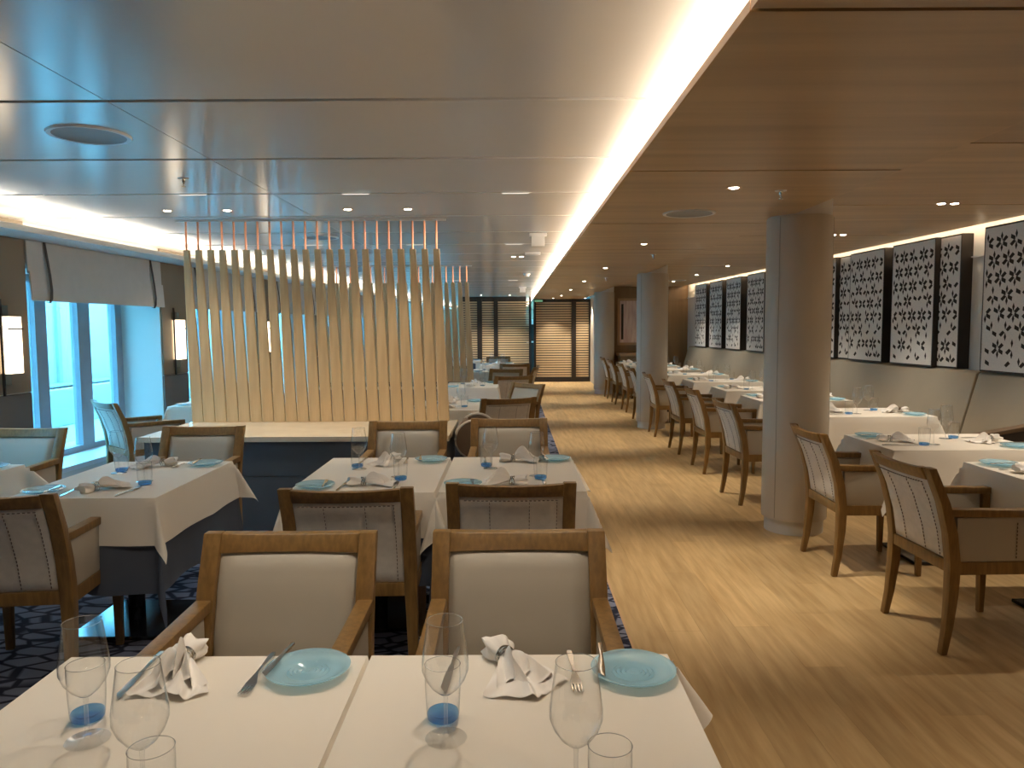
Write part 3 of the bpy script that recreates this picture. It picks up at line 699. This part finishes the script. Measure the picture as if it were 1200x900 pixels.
pr = [(.0005, .002), (.040, .001), (.058, .004), (.080, .011), (.0905, .0165), (.0915, .018), (.090, .0190), (.079, .0150), (.060, .0085)]
pr += [(.055 - .005 * k, .0065 + (.0032 if k % 2 else 0)) for k in range(1, 10)] + [(.0005, .0065)]
PL = MB().lathe(pr, 48).mesh('side_plate', 'blue_plate', smooth=True, angle=60)
def blade_loft(secs):
    return [[(x - w, y, z - t), (x + w, y, z - t), (x + w, y, z + t), (x - w, y, z + t)] for y, x, w, z, t in secs]
KN = MB().loft(blade_loft([(-.11, 0, .003, .0045, .0022), (-.105, 0, .0055, .0045, .003), (-.06, 0, .0052, .0045, .0034), (-.015, 0, .0038, .0045, .003), (-.005, .001, .006, .004, .0012), (.04, .0015, .0085, .004, .0009), (.09, .001, .0085, .004, .0008), (.112, -.004, .002, .004, .0006)])).mesh('dinner_knife', 'steel', bevel=0.0006, smooth=True)
BK = MB().loft(blade_loft([(-.085, 0, .003, .004, .002), (-.08, 0, .005, .004, .0026), (-.015, 0, .0035, .004, .0026), (-.004, .001, .0055, .004, .0012), (.04, .003, .0085, .004, .0009), (.068, .003, .0075, .004, .0008), (.080, -.002, .002, .004, .0006)])).mesh('butter_knife', 'steel', bevel=0.0005, smooth=True)
fk = MB().loft(blade_loft([(-.105, 0, .004, .003, .0018), (-.09, 0, .0068, .003, .002), (-.03, 0, .0035, .006, .002), (.01, 0, .0030, .008, .002), (.028, 0, .007, .006, .0012), (.045, 0, .0115, .0035, .0010), (.058, 0, .0118, .003, .0010)]))
for x_ in (-.0096, -.0032, .0032, .0096):
    fk.loft(blade_loft([(.056, x_, .0021, .003, .0010), (.08, x_, .0017, .004, .0009), (.100, x_ * .95, .0009, .0075, .0007)]))
FK = fk.mesh('fork', 'steel', smooth=True)

def napkin_parts(seed, n_u=26, n_v=44, tall=1.0):
    rnd = random.Random(seed); ph = [rnd.uniform(0, 6.28) for _ in range(10)]
    Ps = []
    # gathered tail poking out of the ring (towards -x)
    rings = []
    for t in [i / 9 for i in range(10)]:
        x = -0.012 - 0.062 * t; w = 0.014 + 0.020 * math.sin(min(1, t * 1.15) * math.pi * 0.62); hgt = 0.013 + 0.011 * math.sin(t * 2.4)
        ring_ = []
        for j in range(26):
            a = 2 * math.pi * j / 26; k_ = 1 + (0.10 + 0.16 * t) * math.sin(5 * a + ph[0] + 1.2 * t) + 0.06 * math.sin(9 * a + ph[1])
            ring_.append((x + 0.008 * t * math.sin(3 * a + ph[2]), w * math.cos(a) * k_, max(0.0012, 0.019 + 0.004 * t + hgt * math.sin(a) * k_)))
        rings.append(ring_)
    body = MB().loft(rings)
    # fanned skirt: layered undulating sheets spreading from the ring
    def sheet(w1, amp, freq, lift, x1, p0, skew=0.0):
        def fn(u, v):
            t = u; s_ = 2 * v - 1
            w = 0.012 + (w1 - 0.012) * t ** 0.85
            x = 0.0 + x1 * t * (1 - 0.16 * s_ * s_ + 0.10 * math.sin(3.1 * s_ + p0) * t)
            fold = 0.5 + 0.5 * math.sin(freq * s_ + p0 + 0.9 * t)
            z = 0.004 + lift * (1 - t) ** 1.2 + amp * tall * math.sin(min(1, t * 1.05) * math.pi * 0.86) ** 0.8 * fold * (1 - 0.55 * abs(s_) ** 2)
            z += 0.003 * math.sin(14 * s_ + 9 * t + p0) * t
            y = s_ * w + skew * t * t + 0.010 * t * math.sin(freq * s_ * 0.9 + p0 + 1.5)
            return (x, y, max(0.0015, z))
        return fn
    body.grid(sheet(0.088, 0.018, 5.5, 0.014, 0.150, ph[3]), n_u, n_v)
    body.grid(sheet(0.066, 0.040, 7.2, 0.024, 0.120, ph[4], 0.014), n_u, n_v)
    body.grid(sheet(0.036, 0.056, 5.0, 0.030, 0.092, ph[5], -0.012), n_u, n_v // 2)
    cl = body.mesh('napkin', 'napkin', smooth=True, fix=False, angle=75)
    rg = MB()
    for k in range(3):
        x0 = -0.014 + 0.009 * k
        pts = [(x0 + 0.0025 * math.sin(3 * a + k), 0.0205 * math.cos(a), 0.0215 + 0.0195 * math.sin(a)) for a in [2 * math.pi * j / 24 for j in range(25)]]
        rg.tube(pts, 0.0024, 6)
    return [('linen', cl), ('napkin_ring', rg.mesh('napkin_ring', 'steel', smooth=True))]
NP = [napkin_parts(1, tall=0.85), napkin_parts(5, tall=1.35), napkin_parts(9)]
NPF = [napkin_parts(21, 9, 16), napkin_parts(22, 9, 16)]

ZT = 0.7505
def setting(cx, cy, rz, tphrase, side, lvl, seed=0, **ov):
    """one diner's place. local frame: +v from the table edge inward, u to the diner's right"""
    rnd = random.Random(seed)
    c, s_ = math.cos(rz), math.sin(rz)
    j = 0.006 if lvl > 1 else 0.012
    def at(k, u, v, dz=0.0):
        u, v = ov.get(k, (u + rnd.uniform(-j, j), v + rnd.uniform(-j, j)))[:2]
        return (cx + u * c - v * s_, cy + u * s_ + v * c, ZT + dz)
    L = lambda d: '%s at %s of %s' % (d, side, tphrase)
    g = 'place settings'
    o = link('side_plate', PL, None, at('plate', -.235, .125), rz=rnd.uniform(0, 6)); tag(o, L('ribbed blue glass plate'), 'plate', 'blue side plates')
    npk = (NP if lvl > 1 else NPF); q = npk[ov['nap_v'] if 'nap_v' in ov else rnd.randrange(len(npk))]
    place(q, 'napkin', L('white ringed napkin'), 'napkin', at('nap', -0.01, .15), rz + R(ov.get('nap_a', 90 + rnd.uniform(-25, 25))), 'ringed napkins')
    if lvl > 1:
        o = link('fork', FK, None, at('fork', -.105, .14), rz=rz + R(ov.get('fork_a', rnd.uniform(-4, 4)))); tag(o, L('steel fork'), 'fork', 'dinner forks')
        o = link('dinner_knife', KN, None, at('knife', .15, .135), rz=rz + R(ov.get('knife_a', rnd.uniform(-4, 4)))); tag(o, L('steel dinner knife'), 'knife', 'dinner knives')
        o = link('butter_knife', BK, None, at('bk', -.185, .12, 0.0165), rz=rz + R(ov.get('bk_a', 8)));  tag(o, L('butter knife on blue plate'), 'knife', 'butter knives')
        place(WG_near, 'wine_glass', L('clear stemmed wine glass'), 'wine glass', at('wine', .12, .36), 0, 'wine glasses')
        place(TG_near, 'tumbler', L('blue based tumbler'), 'tumbler', at('tum', .145, .29), 0, 'blue based tumblers')
    else:
        o = link('wine_glass', WG_far, None, at('wine', .12, .36)); tag(o, L('clear stemmed wine glass'), 'wine glass', 'wine glasses')
        o = link('tumbler', TG_far, None, at('tum', .145, .29)); tag(o, L('blue based tumbler'), 'tumbler', 'blue based tumblers')

tcount = [0]
def table(cx, cy, rz, phrase, cloth, skirt, sides, lvl, ovA={}, ovB={}):
    """long axis is local y; diners sit at local -y (first) and +y (second)"""
    tcount[0] += 1; k = tcount[0]
    place(TB, 'dining_table', 'rectangular pedestal table under the cloth, ' + phrase, 'table', (cx, cy, 0.0025), rz, 'dining tables')
    o = link('tablecloth', cloth[k % len(cloth)], None, (cx, cy, 0), rz=rz); tag(o, 'white linen tablecloth on ' + phrase, 'tablecloth', 'white tablecloths')
    if skirt:
        o = link('undercloth', SK[k % 2], None, (cx, cy, 0), rz=rz); tag(o, 'slate grey undercloth under the white cloth on ' + phrase, 'tablecloth', 'slate undercloths')
    c, s_ = math.cos(rz), math.sin(rz)
    for i, sd in enumerate(sides):
        if sd is None: continue
        ly = (-TL / 2 if i == 0 else TL / 2)
        setting(cx - ly * s_, cy + ly * c, rz + (0 if i == 0 else math.pi), phrase, sd, lvl, seed=k * 10 + i, **(ovA if i == 0 else ovB))

# overrides for the front tables (u right of the diner, v inward); near diner then far diner
fp = 'the left front table'
table(-0.676, 1.21, 0, fp, CL, True, ('near side', 'far side'), 2,
      dict(wine=(0.083, 0.405), tum=(0.118, 0.365)),
      dict(plate=(-.229, .092), nap=(.055, .060), nap_a=98, nap_v=1, fork=(-.122, .094), fork_a=0, bk=(-.157, .060), bk_a=-5, knife=(.133, .094), knife_a=2, tum=(.148, .274), wine=(.104, .353)))
fp = 'the right front table'
table(0.014, 1.21, 0, fp, CL, True, ('near side', 'far side'), 2,
      dict(wine=(0.085, 0.404), tum=(0.134, 0.366)),
      dict(plate=(-.245, .104), nap=(.028, .062), nap_a=112, nap_v=0, fork=(-.1165, .093), fork_a=1, bk=(-.180, .070), bk_a=-4, knife=(.150, .075), knife_a=-4, tum=(.150, .281), wine=(.138, .353)))
table(-0.70, 3.855, 0, 'the left middle table', CL, True, ('near side', 'far side'), 2, dict(nap_a=5), dict(nap_a=70))
table(0.0, 3.86, 0, 'the right middle table', CL, True, ('near side', 'far side'), 2, dict(nap_a=185), dict(nap_a=175))
table(-1.935, 3.77, 0, 'the single left table', CL, True, ('near side', 'far side'), 2, dict(nap_a=60), dict(nap_a=20))
table(-3.075, 3.70, 0, 'the table cut off at left', CL, True, ('near side', 'far side'), 1)
table(-3.02, 7.75, 0, 'the window table behind slats', CL, True, ('near side', 'far side'), 1)
table(-0.61, 7.27, 0, 'the first aisle table behind slats', CL, True, ('near side', 'far side'), 1)
table(-0.52, 9.85, 0, 'the second aisle table behind slats', CL, True, ('near side', 'far side'), 1)
table(-0.30, 15.6, 0, 'the fourth aisle table behind slats', CL, True, ('near side', 'far side'), 1)
table(-1.05, 17.2, 0, 'the farthest aisle table behind slats', CL, True, ('near side', 'far side'), 1)
table(-0.35, 13.2, 0, 'the third aisle table behind slats', CL, True, ('near side', 'far side'), 1)
RT = [(2.485, 3.75), (2.30, 4.82), (2.58, 6.5), (2.5, 7.85), (2.5, 9.05), (2.46, 10.45), (2.43, 11.95), (2.38, 13.4), (2.28, 14.7), (2.28, 15.9)]
for k, (x_, y_) in enumerate(RT):
    table(x_ + TL / 2, y_, R(-90), 'the %s banquette table from the camera' % ORD[k], CLR, False, ('chair side', 'wall side'), 2 if k < 3 else 1)

# ---- chairs: local +y is the sitter's front
G1 = 'armchairs at the window-side tables'
def at_top(xt, yt, deg):   # root position so that the top rail centre lands on (xt, yt)
    a = R(deg); return xt - (0.39) * math.sin(a) , yt + 0.39 * math.cos(a)
def chair_top(xt, yt, deg, lab, grp=G1):
    x_, y_ = at_top(xt, yt, deg); return chair(x_, y_, deg, lab, grp)
chair_top(-0.697, 2.345, 180, 'wooden armchair facing the camera behind the left front table')
chair_top(0.019, 2.350, 180, 'wooden armchair facing the camera behind the right front table')
chair_top(-0.668, 2.955, 2, 'wooden armchair, stitched back to the camera, at the left middle table')
chair_top(-0.006, 3.045, 0, 'wooden armchair, stitched back to the camera, at the right middle table')
chair_top(-0.718, 5.18, 180, 'armchair facing the camera at the left middle table, before the counter')
chair_top(-0.022, 5.295, 180, 'armchair facing the camera at the right middle table, near counter end')
chair_top(-2.04, 4.96, 180, 'armchair facing the camera at far side of the single left table')
chair_top(-2.06, 2.86, 6, 'large armchair seen from behind at the lower left frame edge')
chair_top(-3.19, 4.91, 180, 'blue-lit armchair facing the camera at the left frame edge')
chair_top(-3.66, 6.66, -42, 'armchair seen edge-on standing by the window')
chair_top(-3.05, 8.95, 180, 'armchair at the window table behind the slat screen, far side')
chair_top(-0.02, 6.82, 20, 'armchair turned away, nearest along the aisle behind the counter')
chair_top(0.20, 8.65, 132, 'cream fronted armchair turned to the camera, second along the aisle')
chair_top(0.03, 10.0, 18, 'armchair turned away, third along the aisle behind the counter')
chair_top(-0.08, 11.7, 165, 'cream fronted armchair facing the camera, fourth along the aisle')
chair_top(0.05, 13.35, 0, 'dark armchair turned away, fifth along the aisle')
chair_top(0.42, 12.3, 80, 'armchair in profile at the aisle edge near the far tables')
chair_top(-0.3, 16.8, 180, 'armchair facing the camera at the farthest aisle tables')
chair_top(-0.95, 12.75, 0, 'armchair turned away beside the third aisle table')
G2 = 'armchairs along the banquette tables'
RC = [3.59, 4.66, 6.47, 7.82, 9.0, 10.42, 11.95, 13.4, 14.75, 15.95]
for k, y_ in enumerate(RC):
    chair(2.24 + [0.0, -0.02, -0.05, 0, 0, 0, 0.02, 0.05, .05, .05][k], y_, -90 + [1.5, -1, 2, 0, 1, -1, 0, 1, 0, 0][k], 'stitched cream armchair at the %s banquette table from the camera' % ORD[k], G2)

# wooden arm at the wall end of the first two banquette tables
aw = thing('banquette_divider', 'dark wooden armrest with brown leather top on the near banquette', 'armrest', (3.80, 5.6, 0.44))
MB().loft([[(-.40, -.03, 0), (-.40, .03, 0), (-.40, .03, .20), (-.40, -.03, .20)], [(.45, -.03, 0), (.45, .03, 0), (.45, .03, .34), (.45, -.03, .34)]]).build('arm_panel', 'leather_dark', aw, bevel=0.008)
MB().loft([[(-.41, -.05, .20), (-.41, .05, .20), (-.41, .05, .23), (-.41, -.05, .23)], [(.45, -.05, .34), (.45, .05, .34), (.45, .05, .38), (.45, -.05, .38)]]).build('arm_pad', 'leather_brown', aw, bevel=0.012, smooth=True)

# small tub chair with round hoop sides beside the counter end
tc_ = thing('tub_chair', 'brown tub chair with pale round hoop sides beside the counter end', 'chair', (-0.30, 6.22, 0))
def hoop_pts(y, r): return [(r * math.cos(R(15 * i)), y, 0.605 + r * math.sin(R(15 * i))) for i in range(25)]
for y in (-0.24, 0.24):
    h_ = MB().tube(hoop_pts(y, 0.155), 0.011, 8).build('hoop', 'column', tc_, smooth=True)
    MB().loft([[(0.148 * math.cos(R(15 * i)), y + d, 0.605 + 0.148 * math.sin(R(15 * i))) for i in range(24)] for d in (-0.012, 0.012)]).build('hoop_panel', 'leather_brown', h_, smooth=True)
MB().box((0.02, 0, 0.43), (0.26, 0.45, 0.09)).build('seat', 'leather_dark', tc_, bevel=0.02, smooth=True)
MB().box((-0.10, 0, 0.60), (0.05, 0.45, 0.26)).build('backrest', 'leather_brown', tc_, bevel=0.02, smooth=True)
for sx in (-0.10, 0.12):
    for sy in (-0.2, 0.2):
        MB().tube([(sx, sy, .39), (sx * 1.25, sy * 1.08, 0.003)], [.018, .012], 8).build('leg', 'chair_wood', tc_, smooth=True)
